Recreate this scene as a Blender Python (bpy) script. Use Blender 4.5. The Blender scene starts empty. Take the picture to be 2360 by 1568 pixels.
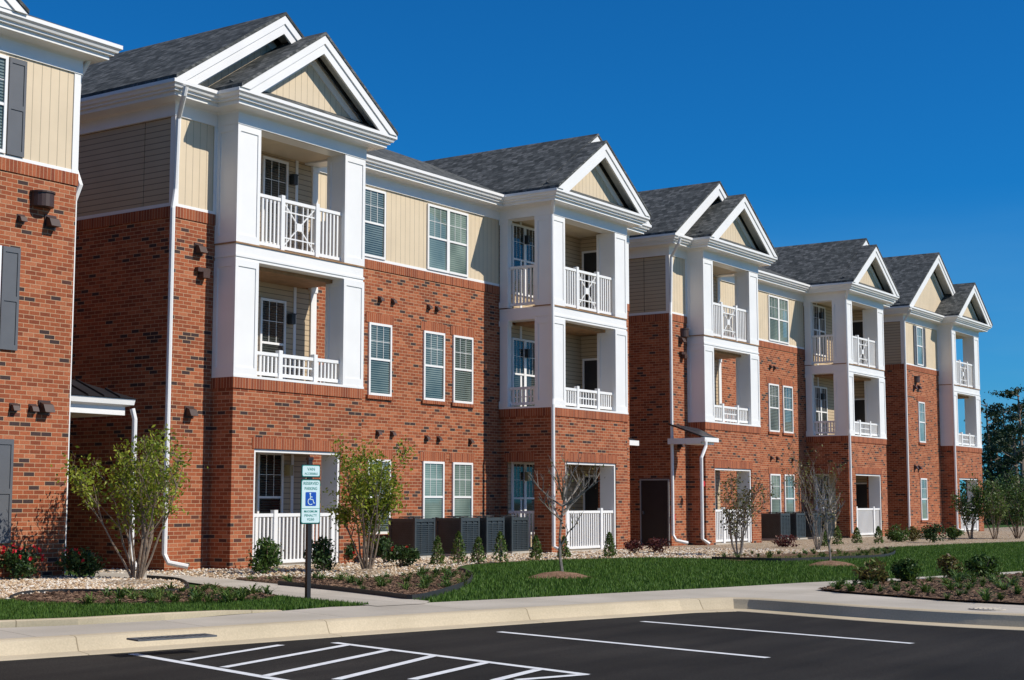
import bpy, math, random
import numpy as np
from mathutils import Vector, Matrix
random.seed(7); RS=np.random.RandomState(5)
C=bpy.context.scene.collection
R=math.radians
# ---------------------------------------------------------------- camera model
FPX=3474.0; TH=R(34.26); PI_=math.atan(374/3474.0); H=1.35
def ray(u,v):
    a=u-1180; b=784-v
    hz=FPX*math.cos(PI_)-b*math.sin(PI_); vt=FPX*math.sin(PI_)+b*math.cos(PI_)
    return (hz*math.cos(TH)+a*math.sin(TH), hz*math.sin(TH)-a*math.cos(TH), vt)
def G(u,v,z=0.0):
    d=ray(u,v); t=(z-H)/d[2]; return (d[0]*t,d[1]*t)
def XZ(u,v,Y):
    d=ray(u,v); t=Y/d[1]; return (d[0]*t,H+d[2]*t)
# ---------------------------------------------------------------- materials
M={}
def nt(name):
    m=bpy.data.materials.new(name); m.use_nodes=True; t=m.node_tree
    b=t.nodes['Principled BSDF']; M[name]=m
    return m,t,b
def N(t,ty,**k):
    n=t.nodes.new(ty)
    for a,v in k.items(): setattr(n,a,v)
    return n
def mth(t,op,a,b=None,c=None):
    n=N(t,'ShaderNodeMath',operation=op)
    for i,x in enumerate((a,b,c)):
        if x is None: continue
        if isinstance(x,(int,float)): n.inputs[i].default_value=x
        else: t.links.new(x,n.inputs[i])
    return n.outputs[0]
def ramp(t,fac,stops,interp='LINEAR'):
    r=N(t,'ShaderNodeValToRGB'); r.color_ramp.interpolation=interp
    e=r.color_ramp.elements
    while len(e)<len(stops): e.new(0.5)
    for i,(p,c) in enumerate(stops):
        e[i].position=p; e[i].color=(c[0],c[1],c[2],1)
    t.links.new(fac,r.inputs[0]); return r.outputs[0]
def pos(t):
    g=N(t,'ShaderNodeNewGeometry'); s=N(t,'ShaderNodeSeparateXYZ'); t.links.new(g.outputs['Position'],s.inputs[0])
    return g,s
def comb(t,x,y,z=0.0):
    c=N(t,'ShaderNodeCombineXYZ')
    for i,a in enumerate((x,y,z)):
        if isinstance(a,(int,float)): c.inputs[i].default_value=a
        else: t.links.new(a,c.inputs[i])
    return c.outputs[0]
def mix(t,f,a,b,mode='MIX'):
    n=N(t,'ShaderNodeMix',data_type='RGBA',blend_type=mode)
    for s,x in ((0,f),(6,a),(7,b)):
        if isinstance(x,(int,float)): n.inputs[s].default_value=x
        elif isinstance(x,tuple): n.inputs[s].default_value=(x[0],x[1],x[2],1)
        else: t.links.new(x,n.inputs[s])
    return n.outputs[2]
def noise(t,scale,vec=None,detail=4.0):
    n=N(t,'ShaderNodeTexNoise'); n.inputs['Scale'].default_value=scale; n.inputs['Detail'].default_value=detail
    if vec is not None: t.links.new(vec,n.inputs['Vector'])
    return n.outputs[0]
def bump(t,b,h,s=0.5,d=0.01):
    n=N(t,'ShaderNodeBump'); n.inputs['Strength'].default_value=s; n.inputs['Distance'].default_value=d
    t.links.new(h,n.inputs['Height']); t.links.new(n.outputs[0],b.inputs['Normal'])
def plain(name,col,rough=.6,var=.12,sc=3.0,bs=0,bsc=80,metal=0,spec=.5):
    m,t,b=nt(name); g,s=pos(t)
    n=noise(t,sc,g.outputs['Position'])
    lo=tuple(c*(1-var) for c in col); hi=tuple(min(1,c*(1+var)) for c in col)
    t.links.new(ramp(t,n,[(.3,lo),(.7,hi)]),b.inputs['Base Color'])
    b.inputs['Roughness'].default_value=rough; b.inputs['Metallic'].default_value=metal
    b.inputs['Specular IOR Level'].default_value=spec
    if bs: bump(t,b,noise(t,bsc,g.outputs['Position']),bs,.01)
    return m
def island(name,cols,rough=.6,trans=0):
    m,t,b=nt(name); g=N(t,'ShaderNodeNewGeometry')
    st=[(i/(max(1,len(cols)-1)),c) for i,c in enumerate(cols)]
    col=ramp(t,g.outputs['Random Per Island'],st)
    t.links.new(col,b.inputs['Base Color']); b.inputs['Roughness'].default_value=rough
    b.inputs['Specular IOR Level'].default_value=.3
    if trans:
        tr=N(t,'ShaderNodeBsdfTranslucent'); ms=N(t,'ShaderNodeMixShader'); ms.inputs[0].default_value=trans
        t.links.new(col,tr.inputs[0]); t.links.new(b.outputs[0],ms.inputs[1]); t.links.new(tr.outputs[0],ms.inputs[2])
        t.links.new(ms.outputs[0],t.nodes['Material Output'].inputs[0])
    return m
def brickmat(name,soldier=False):
    m,t,b=nt(name); g,s=pos(t)
    u=mth(t,'ADD',s.outputs[0],s.outputs[1])
    vec=comb(t,u,5.03 if soldier else s.outputs[2])
    k=N(t,'ShaderNodeTexBrick'); t.links.new(vec,k.inputs['Vector'])
    k.inputs['Color1'].default_value=(0,0,0,1); k.inputs['Color2'].default_value=(1,1,1,1); k.inputs['Mortar'].default_value=(.5,.5,.5,1)
    k.inputs['Scale'].default_value=1; k.inputs['Mortar Size'].default_value=.006 if not soldier else .005
    k.inputs['Mortar Smooth'].default_value=.2; k.inputs['Bias'].default_value=0
    k.inputs['Brick Width'].default_value=.08 if soldier else .225; k.inputs['Row Height'].default_value=10 if soldier else .078
    k.offset=0 if soldier else .5
    dk=(.055,.034,.032)
    st=[(0,dk),(.065,dk),(.09,(.20,.054,.025)),(.45,(.285,.078,.033)),(.8,(.35,.104,.044)),(1,(.40,.145,.07))]
    if soldier: st=[(0,(.21,.055,.028)),(.5,(.29,.08,.034)),(1,(.36,.11,.05))]
    c=ramp(t,k.outputs['Color'],st)
    fine=noise(t,45,g.outputs['Position']); big=noise(t,.5,g.outputs['Position'],3)
    c=mix(t,1.0,c,ramp(t,fine,[(.3,(.8,.8,.8)),(.7,(1.17,1.17,1.17))]),'MULTIPLY')
    c=mix(t,1.0,c,ramp(t,big,[(.3,(.9,.88,.87)),(.7,(1.1,1.08,1.08))]),'MULTIPLY')
    c=mix(t,k.outputs['Fac'],c,(.47,.31,.19))
    t.links.new(c,b.inputs['Base Color']); b.inputs['Roughness'].default_value=.85; b.inputs['Specular IOR Level'].default_value=.2
    bump(t,b,mth(t,'SUBTRACT',1.0,k.outputs['Fac']),.5,.006)
brickmat('brick'); brickmat('soldier_brick',True)
def siding(name,col,vertical,pitch):
    m,t,b=nt(name); g,s=pos(t)
    c=mth(t,'ADD',s.outputs[0],s.outputs[1]) if vertical else s.outputs[2]
    fr=mth(t,'FRACT',mth(t,'DIVIDE',c,pitch))
    if vertical:
        f=mth(t,'LESS_THAN',fr,.08); h=mth(t,'SUBTRACT',1.0,f)
        dark=tuple(x*.62 for x in col)
    else:
        f=mth(t,'GREATER_THAN',fr,.86); h=mth(t,'SUBTRACT',1.0,fr)
        dark=tuple(x*.40 for x in col)  # shade under each board's lip, painted in as a darker strip
    n=noise(t,1.3,g.outputs['Position'])
    cc=mix(t,1.0,col,ramp(t,n,[(.3,(.94,.94,.94)),(.7,(1.05,1.05,1.05))]),'MULTIPLY')
    t.links.new(mix(t,f,cc,dark),b.inputs['Base Color']); b.inputs['Roughness'].default_value=.6
    b.inputs['Specular IOR Level'].default_value=.3
    bump(t,b,h,.6,.012)
siding('board_siding',(.66,.54,.38),True,.19)
siding('lap_siding',(.50,.385,.25),False,.12)
def shingle():
    m,t,b=nt('shingle'); g,s=pos(t)
    sn=N(t,'ShaderNodeSeparateXYZ'); t.links.new(g.outputs['Normal'],sn.inputs[0])
    f=mth(t,'GREATER_THAN',mth(t,'ABSOLUTE',sn.outputs[0]),mth(t,'ABSOLUTE',sn.outputs[1]))
    u=mth(t,'ADD',mth(t,'MULTIPLY',s.outputs[1],f),mth(t,'MULTIPLY',s.outputs[0],mth(t,'SUBTRACT',1.0,f)))
    k=N(t,'ShaderNodeTexBrick'); t.links.new(comb(t,u,s.outputs[2]),k.inputs['Vector'])
    k.inputs['Color1'].default_value=(0,0,0,1); k.inputs['Color2'].default_value=(1,1,1,1); k.inputs['Mortar'].default_value=(.1,.1,.1,1)
    k.inputs['Scale'].default_value=1; k.inputs['Mortar Size'].default_value=.006; k.inputs['Brick Width'].default_value=.18; k.inputs['Row Height'].default_value=.085
    c=ramp(t,k.outputs['Color'],[(0,(.055,.060,.060)),(.5,(.095,.100,.099)),(1,(.155,.158,.155))])
    n=noise(t,9,g.outputs['Position'],6)
    c=mix(t,1.0,c,ramp(t,n,[(.3,(.68,.68,.68)),(.7,(1.32,1.32,1.32))]),'MULTIPLY')
    t.links.new(c,b.inputs['Base Color']); b.inputs['Roughness'].default_value=.95; b.inputs['Specular IOR Level'].default_value=.1
    bump(t,b,k.outputs['Color'],.4,.01)
shingle()
plain('white_trim',(.80,.79,.77),.45,.03,1.5)
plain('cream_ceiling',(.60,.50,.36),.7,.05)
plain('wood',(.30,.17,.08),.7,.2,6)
plain('dark_metal',(.03,.034,.036),.5,.2,5)
plain('ac_metal',(.038,.048,.052),.45,.15,5)
plain('vent_brown',(.055,.028,.022),.5,.15)
plain('shutter',(.10,.105,.115),.5,.06)
plain('door_black',(.018,.018,.022),.45,.1)
plain('seam_metal',(.022,.022,.025),.35,.15,2)
plain('lamp_glass',(.45,.36,.18),.3,.1)
plain('red_paint',(.5,.02,.02),.4,.1)
plain('bark',(.22,.165,.12),.85,.3,20,.4,60)
plain('grey_bark',(.24,.21,.18),.85,.3,20,.4,60)
plain('edging',(.02,.02,.02),.6,.1)
plain('cast_iron',(.10,.105,.11),.6,.2,10)
plain('sign_white',(.62,.78,.78),.35,.03)
plain('sign_green',(.0,.22,.18),.4,.05)
plain('sign_blue',(.0,.07,.42),.4,.05)
plain('black_post',(.012,.012,.014),.4,.1)
plain('paint_line',(.74,.75,.76),.7,.10,9)
plain('door_frame_grey',(.30,.30,.30),.5,.05)
def glass(name,c0,c1,blind,coat=.5):
    m,t,b=nt(name); g,s=pos(t)
    fr=mth(t,'FRACT',mth(t,'DIVIDE',s.outputs[2],.055))
    st=mth(t,'GREATER_THAN',fr,.45)
    c=mix(t,mth(t,'MULTIPLY',st,blind),c0,c1)
    n=noise(t,.9,g.outputs['Position'],2)
    c=mix(t,1.0,c,ramp(t,n,[(.35,(.5,.55,.55)),(.65,(1.25,1.2,1.15))]),'MULTIPLY')
    t.links.new(c,b.inputs['Base Color']); b.inputs['Roughness'].default_value=.03
    b.inputs['Specular IOR Level'].default_value=.5; b.inputs['Coat Weight'].default_value=coat; b.inputs['Coat Roughness'].default_value=.02
glass('glass_blind',(.03,.045,.04),(.21,.26,.24),.9)
glass('glass_pale',(.12,.18,.16),(.28,.35,.32),.6)
glass('glass_dark',(.015,.02,.02),(.07,.08,.075),.7,.1)
def groundmat(name,c1,c2,sc,rough=.95,bs=.5,bsc=60):
    m,t,b=nt(name); g,s=pos(t)
    n=noise(t,sc,g.outputs['Position'],6); n2=noise(t,bsc,g.outputs['Position'],5)
    c=ramp(t,n,[(.3,c1),(.7,c2)])
    c=mix(t,1.0,c,ramp(t,n2,[(.3,(.6,.6,.6)),(.7,(1.35,1.35,1.35))]),'MULTIPLY')
    t.links.new(c,b.inputs['Base Color']); b.inputs['Roughness'].default_value=rough; b.inputs['Specular IOR Level'].default_value=.2
    bump(t,b,n2,bs,.02)
groundmat('grass_soil',(.032,.070,.012),(.06,.115,.02),1.2)
groundmat('mulch',(.10,.058,.034),(.19,.12,.075),8,bsc=30,bs=1)
groundmat('red_mulch',(.17,.095,.055),(.28,.17,.11),8,bsc=30,bs=1)
groundmat('far_ground',(.04,.07,.025),(.07,.09,.04),.05)
def asphalt():
    m,t,b=nt('asphalt'); g,s=pos(t)
    n=noise(t,.35,g.outputs['Position'],5); n2=noise(t,90,g.outputs['Position'],3)
    mp=N(t,'ShaderNodeMapping'); mp.inputs['Rotation'].default_value=(0,0,R(20)); mp.inputs['Scale'].default_value=(.25,2.5,1)
    t.links.new(g.outputs['Position'],mp.inputs[0]); n3=noise(t,1,mp.outputs[0],4)
    c=ramp(t,n,[(.3,(.016,.0145,.013)),(.7,(.029,.0265,.024))])
    c=mix(t,1.0,c,ramp(t,n2,[(.35,(.6,.6,.6)),(.65,(1.5,1.5,1.5))]),'MULTIPLY')
    c=mix(t,1.0,c,ramp(t,n3,[(.3,(.8,.8,.8)),(.75,(1.4,1.37,1.33))]),'MULTIPLY')
    t.links.new(c,b.inputs['Base Color']); b.inputs['Roughness'].default_value=.9; b.inputs['Specular IOR Level'].default_value=.12
    bump(t,b,n2,.5,.006)
asphalt()
def concrete(name,c,joint,rows):
    m,t,b=nt(name); g,s=pos(t)
    mp=N(t,'ShaderNodeMapping'); mp.inputs['Rotation'].default_value=(0,0,R(17.5)); t.links.new(g.outputs['Position'],mp.inputs[0])
    k=N(t,'ShaderNodeTexBrick'); t.links.new(mp.outputs[0],k.inputs['Vector']); k.offset=0
    k.inputs['Scale'].default_value=1; k.inputs['Mortar Size'].default_value=.007; k.inputs['Brick Width'].default_value=joint; k.inputs['Row Height'].default_value=rows
    k.inputs['Color1'].default_value=(.93,.93,.93,1); k.inputs['Color2'].default_value=(1.05,1.05,1.05,1); k.inputs['Mortar'].default_value=(.5,.48,.45,1)
    n=noise(t,.8,g.outputs['Position'],6); n2=noise(t,50,g.outputs['Position'],4)
    cc=mix(t,1.0,c,ramp(t,n,[(.3,(.82,.81,.78)),(.7,(1.08,1.07,1.06))]),'MULTIPLY')
    cc=mix(t,1.0,cc,ramp(t,n2,[(.3,(.92,.92,.92)),(.7,(1.07,1.07,1.07))]),'MULTIPLY')
    cc=mix(t,1.0,cc,k.outputs['Color'],'MULTIPLY')
    t.links.new(cc,b.inputs['Base Color']); b.inputs['Roughness'].default_value=.85; b.inputs['Specular IOR Level'].default_value=.2
    bump(t,b,n2,.2,.004)
concrete('concrete',(.50,.455,.39),1.9,60); concrete('kerb_concrete',(.58,.49,.35),3.0,60)
def gravelmat():
    m,t,b=nt('gravel'); g,s=pos(t)
    v=N(t,'ShaderNodeTexVoronoi'); v.inputs['Scale'].default_value=20; t.links.new(g.outputs['Position'],v.inputs['Vector'])
    sx=N(t,'ShaderNodeSeparateColor'); t.links.new(v.outputs['Color'],sx.inputs[0])
    c=ramp(t,sx.outputs[0],[(0,(.32,.20,.11)),(.35,(.52,.37,.22)),(.7,(.60,.49,.35)),(1,(.70,.65,.56))])
    d=ramp(t,v.outputs['Distance'],[(.3,(1,1,1)),(.75,(.35,.33,.3))])
    t.links.new(mix(t,1.0,c,d,'MULTIPLY'),b.inputs['Base Color']); b.inputs['Roughness'].default_value=.9
    bump(t,b,mth(t,'SUBTRACT',1.0,v.outputs['Distance']),1,.03)
gravelmat()
island('stone',[(.30,.19,.11),(.52,.37,.22),(.62,.52,.40),(.72,.68,.6)],.8)
island('bark_chip',[(.05,.03,.018),(.14,.08,.05),(.24,.15,.095)],.9)
island('grass_blade',[(.035,.085,.012),(.075,.155,.02),(.12,.21,.03)],.6,.3)
island('leaf_yellow_green',[(.10,.16,.015),(.22,.28,.02),(.36,.38,.05)],.5,.35)
island('leaf_dark',[(.014,.035,.010),(.035,.075,.018),(.07,.12,.03)],.5,.2)
island('leaf_mid',[(.025,.06,.014),(.06,.12,.022),(.12,.19,.035)],.5,.25)
island('leaf_cone',[(.035,.07,.015),(.09,.15,.03),(.17,.23,.05)],.5,.3)
island('leaf_bronze',[(.10,.06,.025),(.15,.12,.03),(.13,.17,.04)],.5,.3)
island('leaf_red',[(.05,.012,.015),(.10,.02,.02),(.14,.05,.03)],.5,.2)
island('petal',[(.45,.005,.01),(.6,.01,.03)],.5,.1)
island('needle',[(.010,.024,.012),(.022,.048,.018),(.045,.075,.028)],.6,.15)
# ---------------------------------------------------------------- mesh helper
ORG={}
class MB:
    def __init__(s): s.v=[]; s.f=[]
    def box(s,x0,x1,y0,y1,z0,z1):
        x0,x1=min(x0,x1),max(x0,x1); y0,y1=min(y0,y1),max(y0,y1); z0,z1=min(z0,z1),max(z0,z1)
        n=len(s.v)
        s.v+=[(x0,y0,z0),(x1,y0,z0),(x1,y1,z0),(x0,y1,z0),(x0,y0,z1),(x1,y0,z1),(x1,y1,z1),(x0,y1,z1)]
        s.f+=[tuple(n+i for i in q) for q in ((3,2,1,0),(4,5,6,7),(0,1,5,4),(1,2,6,5),(2,3,7,6),(3,0,4,7))]
        return s
    def poly(s,pts):
        n=len(s.v); s.v+=[tuple(p) for p in pts]; s.f.append(tuple(range(n,n+len(pts)))); return s
    def prism(s,pts,vec):
        n=len(s.v); k=len(pts); vec=Vector(vec)
        s.v+=[tuple(p) for p in pts]+[tuple(Vector(p)+vec) for p in pts]
        s.f.append(tuple(range(n,n+k))); s.f.append(tuple(range(n+2*k-1,n+k-1,-1)))
        for i in range(k):
            j=(i+1)%k; s.f.append((n+i,n+k+i,n+k+j,n+j))
        return s
    def bar(s,p,q,w,h=None,up=(0,0,1)):
        h=h or w; p=Vector(p); q=Vector(q); d=(q-p).normalized(); up=Vector(up)
        if abs(d.dot(up))>.98: up=Vector((0,1,0))
        a=d.cross(up).normalized(); b=a.cross(d).normalized()
        pts=[p+a*(w/2)*i+b*(h/2)*j for i,j in ((-1,-1),(1,-1),(1,1),(-1,1))]
        return s.prism(pts,q-p)
    def tube(s,pts,r,n=6):
        pts=[Vector(p) for p in pts]; k=len(pts); r=r if isinstance(r,(list,tuple)) else [r]*k
        base=len(s.v); a=None
        for i,p in enumerate(pts):
            d=(pts[min(i+1,k-1)]-pts[max(i-1,0)]).normalized()
            if a is None:
                a=d.orthogonal().normalized()
            a=(a-d*a.dot(d)).normalized(); b=d.cross(a)
            for j in range(n):
                an=2*math.pi*j/n; s.v.append(tuple(p+(a*math.cos(an)+b*math.sin(an))*r[i]))
        for i in range(k-1):
            for j in range(n):
                j2=(j+1)%n; s.f.append((base+i*n+j,base+i*n+j2,base+(i+1)*n+j2,base+(i+1)*n+j))
        s.f.append(tuple(base+j for j in range(n-1,-1,-1))); s.f.append(tuple(base+(k-1)*n+j for j in range(n)))
        return s
    def sweep(s,path,prof,m=lambda x:x):
        k=len(path); P=[Vector(p) for p in path]; nr=[]
        for i in range(k):
            ns=[]
            if i>0: d=(P[i]-P[i-1]).normalized(); ns.append(Vector((d.y,-d.x)))
            if i<k-1: d=(P[i+1]-P[i]).normalized(); ns.append(Vector((d.y,-d.x)))
            if len(ns)==1: nr.append(ns[0])
            else:
                b=(ns[0]+ns[1]); b=b/ (b.dot(ns[0])); nr.append(b)
        base=len(s.v); q=len(prof)
        for i in range(k):
            for o,z in prof:
                c=P[i]+nr[i]*o; s.v.append((m(c.x),c.y,z))
        for i in range(k-1):
            for j in range(q):
                j2=(j+1)%q; s.f.append((base+i*q+j,base+i*q+j2,base+(i+1)*q+j2,base+(i+1)*q+j))
        s.f.append(tuple(base+j for j in range(q))); s.f.append(tuple(base+(k-1)*q+j for j in range(q)))
        return s
    def build(s,name,mat,parent=None,smooth=False):
        o=ORG[parent.name] if parent else Vector((0,0,0))
        me=bpy.data.meshes.new(name)
        me.from_pydata([(a-o.x,b-o.y,c-o.z) for a,b,c in s.v],[],s.f)
        me.materials.append(M[mat]); me.update()
        if smooth:
            for p in me.polygons: p.use_smooth=True
        ob=bpy.data.objects.new(name,me); C.objects.link(ob)
        if parent: ob.parent=parent
        ORG[ob.name]=o
        return ob
def thing(name,label,cat,loc=(0,0,0),group=None):
    o=bpy.data.objects.new(name,None); C.objects.link(o); o.location=loc; ORG[o.name]=Vector(loc)
    o['label']=label; o['category']=cat
    if group: o['group']=group
    return o
def tag(o,label,cat,group=None,kind=None):
    o['label']=label; o['category']=cat
    if group: o['group']=group
    if kind: o['kind']=kind
    return o
def struct(o): o['kind']='structure'; return o
def copy_tree(o,parent=None,dx=None):
    c=o.copy(); C.objects.link(c); ORG[c.name]=ORG.get(o.name,Vector((0,0,0)))
    if parent: c.parent=parent
    if dx is not None: c.location=Vector(o.location)+Vector(dx)
    for ch in list(o.children): copy_tree(ch,c)
    return c
# ---------------------------------------------------------------- building kit
YB,YA,YM,YK=21.8,22.4,23.5,23.3
L,RR=21.98,26.02
ZE=9.70
ident=lambda x:x
CORN=[(-.05,9.12),(.035,9.12),(.035,9.36),(.07,9.40),(.36,9.42),(.36,9.50),(.42,9.50),(.42,9.545),(.47,9.555),(.49,9.60),(.53,9.63),(.53,9.70),(.0,9.70),(-.05,9.6)]
def window(root,x0,x1,z0,z1,y,pane='glass_blind',units=1,muntin=True,sill=False):
    if x0>x1: x0,x1=x1,x0
    fr=MB(); pn=MB(); w=(x1-x0)/units
    for i in range(units):
        a=x0+i*w; b=a+w; f=.058
        fr.box(a,a+f,y-.045,y+.01,z0,z1); fr.box(b-f,b,y-.045,y+.01,z0,z1)
        fr.box(a+f,b-f,y-.045,y+.01,z1-f,z1); fr.box(a+f,b-f,y-.05,y+.01,z0,z0+f)
        zm=(z0+z1)/2; fr.box(a+f,b-f,y-.035,y+.01,zm-.025,zm+.025)
        if muntin:
            for q in (1/3,2/3):
                mx=a+f+(b-a-2*f)*q; fr.box(mx-.006,mx+.006,y-.024,y-.008,zm+.025,z1-f)
            zc=(zm+z1)/2; fr.box(a+f,b-f,y-.0235,y-.009,zc-.006,zc+.006)
        pn.box(a+f,b-f,y-.012,y+.005,z0+f,zm-.025); pn.box(a+f,b-f,y-.016,y+.005,zm+.025,z1-f)
    o=fr.build('window','white_trim',root); pn.build('pane',pane,o)
    if sill: MB().box(x0-.06,x1+.06,y-.06,y+.02,z0-.09,z0-.003).build('sill','soldier_brick',o)
    return o
def shutter(root,x0,x1,z0,z1,y):
    s=MB(); s.box(x0,x1,y-.03,y+.01,z0,z1); f=.05; zm=(z0+z1)/2
    s.box(x0,x0+f,y-.045,y-.03,z0,z1); s.box(x1-f,x1,y-.045,y-.03,z0,z1)
    for z in (z0,zm-.05,z1-.09): s.box(x0+f,x1-f,y-.045,y-.03,z,z+.09)
    return s.build('shutter','shutter',root)
def vent(root,x,z,y,s=.12):
    v=MB(); v.box(x-s*.6,x+s*.6,y-.02,y+.01,z-s*.6,z+s*.6)
    v.prism([(x-s/2,y-.02,z+s*.45),(x-s/2,y-.02-s*.5,z+s*.25),(x-s/2,y-.02-s*.8,z-s*.4),(x-s/2,y-.02,z-s*.4)],(s,0,0))
    return v.build('vent','vent_brown',root)
def wall_lamp(root,x,z,y,s=.14,mat='vent_brown',cyl=False):
    v=MB()
    if cyl:
        pts=[(x+s*math.cos(t),y-s*1.1*math.sin(t),z-.13) for t in [math.pi*i/10 for i in range(11)]]
        v.prism(pts,(0,0,.24)); pts=[(x+s*1.08*math.cos(t),y-s*1.2*math.sin(t),z+.11) for t in [math.pi*i/10 for i in range(11)]]
        v.prism(pts,(0,0,.03))
    else:
        v.box(x-.05,x+.05,y-.03,y+.01,z-.1,z+.1); v.box(x-s/2,x+s/2,y-.16,y-.03,z-.11,z+.11); v.box(x-s/2-.015,x+s/2+.015,y-.175,y-.02,z+.11,z+.13)
    return v.build('wall_lamp',mat,root)
def column(root,x0,x1,y0,y1,z0,z1):
    x0,x1=min(x0,x1),max(x0,x1); c=MB(); c.box(x0,x1,y0,y1,z0,z1); p=.02; w=.085
    c.box(x0-p,x1+p,y0-p,y1+p,z0,z0+.16); c.box(x0-p,x1+p,y0-p,y1+p,z1-.14,z1)
    if x1-x0>.3:
        for a in (x0-p,x1-w+p): c.box(a,a+w,y0-p,y0,z0+.16,z1-.14)
    if y1-y0>.3:
        for xa,xb in ((x0-p,x0),(x1,x1+p)):
            c.box(xa,xb,y0,y0+w,z0+.16,z1-.14); c.box(xa,xb,y1-w,y1+p,z0+.16,z1-.14)
    return c.build('column','white_trim',root)
def railing(root,ax,a0,a1,c,z0,z1,decor=False,posts=(),short=False):
    r=MB(); a0,a1=min(a0,a1),max(a0,a1)
    def bx(p0,p1,th,za,zb):
        if ax=='x': r.box(p0,p1,c-th/2,c+th/2,za,zb)
        else: r.box(c-th/2,c+th/2,p0,p1,za,zb)
    bx(a0,a1,.07,z1-.07,z1); bx(a0,a1,.055,z0+.05,z0+.12)
    P=list(posts)
    for p in P: bx(p-.055,p+.055,.11,z0,z1+.07)
    dz=(P[0]+.055,P[-1]-.055) if decor and len(P)>1 else None
    n=max(2,int(round((a1-a0)/.118)))
    for i in range(1,n):
        t=a0+(a1-a0)*i/n
        if dz and dz[0]-.09<t<dz[1]+.09: continue
        bx(t-.024,t+.024,.035,z0+.12,z1-.07)
    if dz:
        A,B=dz; za,zb=z0+.12,z1-.07; zm=(za+zb)/2; xm=(A+B)/2
        def seg(p,q,w):
            if ax=='x': r.bar((p[0],c,p[1]),(q[0],c,q[1]),w,.028,up=(0,1,0))
            else: r.bar((c,p[0],p[1]),(c,q[0],q[1]),.028,w)
        if short:
            bx(A,B,.026,zm-.018,zm+.018)
            for t in (.14,.28,.43,.57,.72,.86): bx(A+(B-A)*t-.017,A+(B-A)*t+.017,.03,za,zb)
        else:
            iw,ih=(B-A)*.27,(zb-za)*.30; w=.026
            seg((A,za),(B,zb),w); seg((A,zb),(B,za),w)
            for sx in (-1,1):
                bx(xm+sx*iw-.014,xm+sx*iw+.014,.034,za,zb); bx(xm+sx*iw*.45-.012,xm+sx*iw*.45+.012,.0335,za,zb)
                bx(xm+sx*(B-A)*.40-.012,xm+sx*(B-A)*.40+.012,.0335,za,zb)
                bx(A,B,.036,zm+sx*ih-.014,zm+sx*ih+.014)
            bx(xm-.085,xm+.085,.042,zm-.085,zm+.085)
    elif short:
        bx(a0,a1,.026,(z0+z1)/2-.012,(z0+z1)/2+.012)
    return r.build('railing','white_trim',root)
def door(root,ax,c,a0,a1,z0,z1,sgn,mat='door_black',w=.06,fm='white_trim'):
    a0,a1=min(a0,a1),max(a0,a1); f=MB(); d=MB(); k=MB()
    def bx(mb,p0,p1,t0,t1,za,zb):
        if ax=='y': mb.box(c+sgn*t0,c+sgn*t1,p0,p1,za,zb)
        else: mb.box(p0,p1,c+sgn*t0,c+sgn*t1,za,zb)
    bx(d,a0,a1,-.01,.03,z0,z1)
    for q0,q1 in ((.12,.42),(.52,.9)):
        bx(d,a0+.12,a1-.12,.03,.038,z0+(z1-z0)*q0,z0+(z1-z0)*q1)
    bx(f,a0-w,a0,-.01,.05,z0,z1+w); bx(f,a1,a1+w,-.01,.05,z0,z1+w); bx(f,a0,a1,-.01,.05,z1,z1+w)
    bx(k,a1-.1,a1-.06,.038,.09,z0+.95,z0+1.05)
    o=d.build('door',mat,root); f.build('door_frame',fm,o); k.build('handle','cast_iron',o); return o
def gable(root,xl,xr,yf,yw,yb_l,yb_r,m,zb=ZE,s=.68,pent=True):
    xc=(xl+xr)/2; zt=zb+s*(xc-xl); th=.07; e=.05
    rf=MB()
    def slope(x0,ybk):
        rf.prism([(m(x0),yf-e,zb+.01),(m(xc),yf-e,zt+.01),(m(xc),yf-e,zt+.01+th),(m(x0),yf-e,zb+.01+th)],(0,ybk-yf+e,0))
    slope(xl,yb_l); slope(xr,yb_r)
    ro=rf.build('gable_roof','shingle',root)
    if pent: MB().prism([(m(xl+.15),yf+.02,zb+.004),(m(xl+.15),yw+.05,zb+.26),(m(xl+.15),yw+.05,zb+.004)],(m(xr-.15)-m(xl+.15),0,0)).build('pent_roof','shingle',ro)
    t=MB()
    for x0,sg in ((xl,1),(xr,-1)):
        k=math.sqrt(1+s*s)
        for (o0,o1,ya,yb) in ((0,.15,yf-.03,yf+.03),(.12,.33,yf,yf+.05),(.05,.09,yf+.05,yw)):
            b=(m(xc),ya,zt-o0*k); c=(m(xc),ya,zt-o1*k)
            xi=x0+sg*(o1*k)/s; xj=x0+sg*(o0*k)/s
            t.prism([(m(xj),ya,zb),b,c,(m(xi),ya,zb)],(0,yb-ya,0))
        xi=x0+sg*(.46*k)/s; xj=x0+sg*(.3*k)/s
        t.prism([(m(xj),yw-.03,zb),(m(xc),yw-.03,zt-.3*k),(m(xc),yw-.03,zt-.46*k),(m(xi),yw-.03,zb)],(0,.05,0))
    t.build('rake_board','white_trim',ro)
    MB().prism([(m(xl+.35),yw,zb-.05),(m(xc),yw,zt-.24-.05),(m(xr-.35),yw,zb-.05)],(0,.08,0)).build('gable_siding','board_siding',ro)
    return ro
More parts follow.
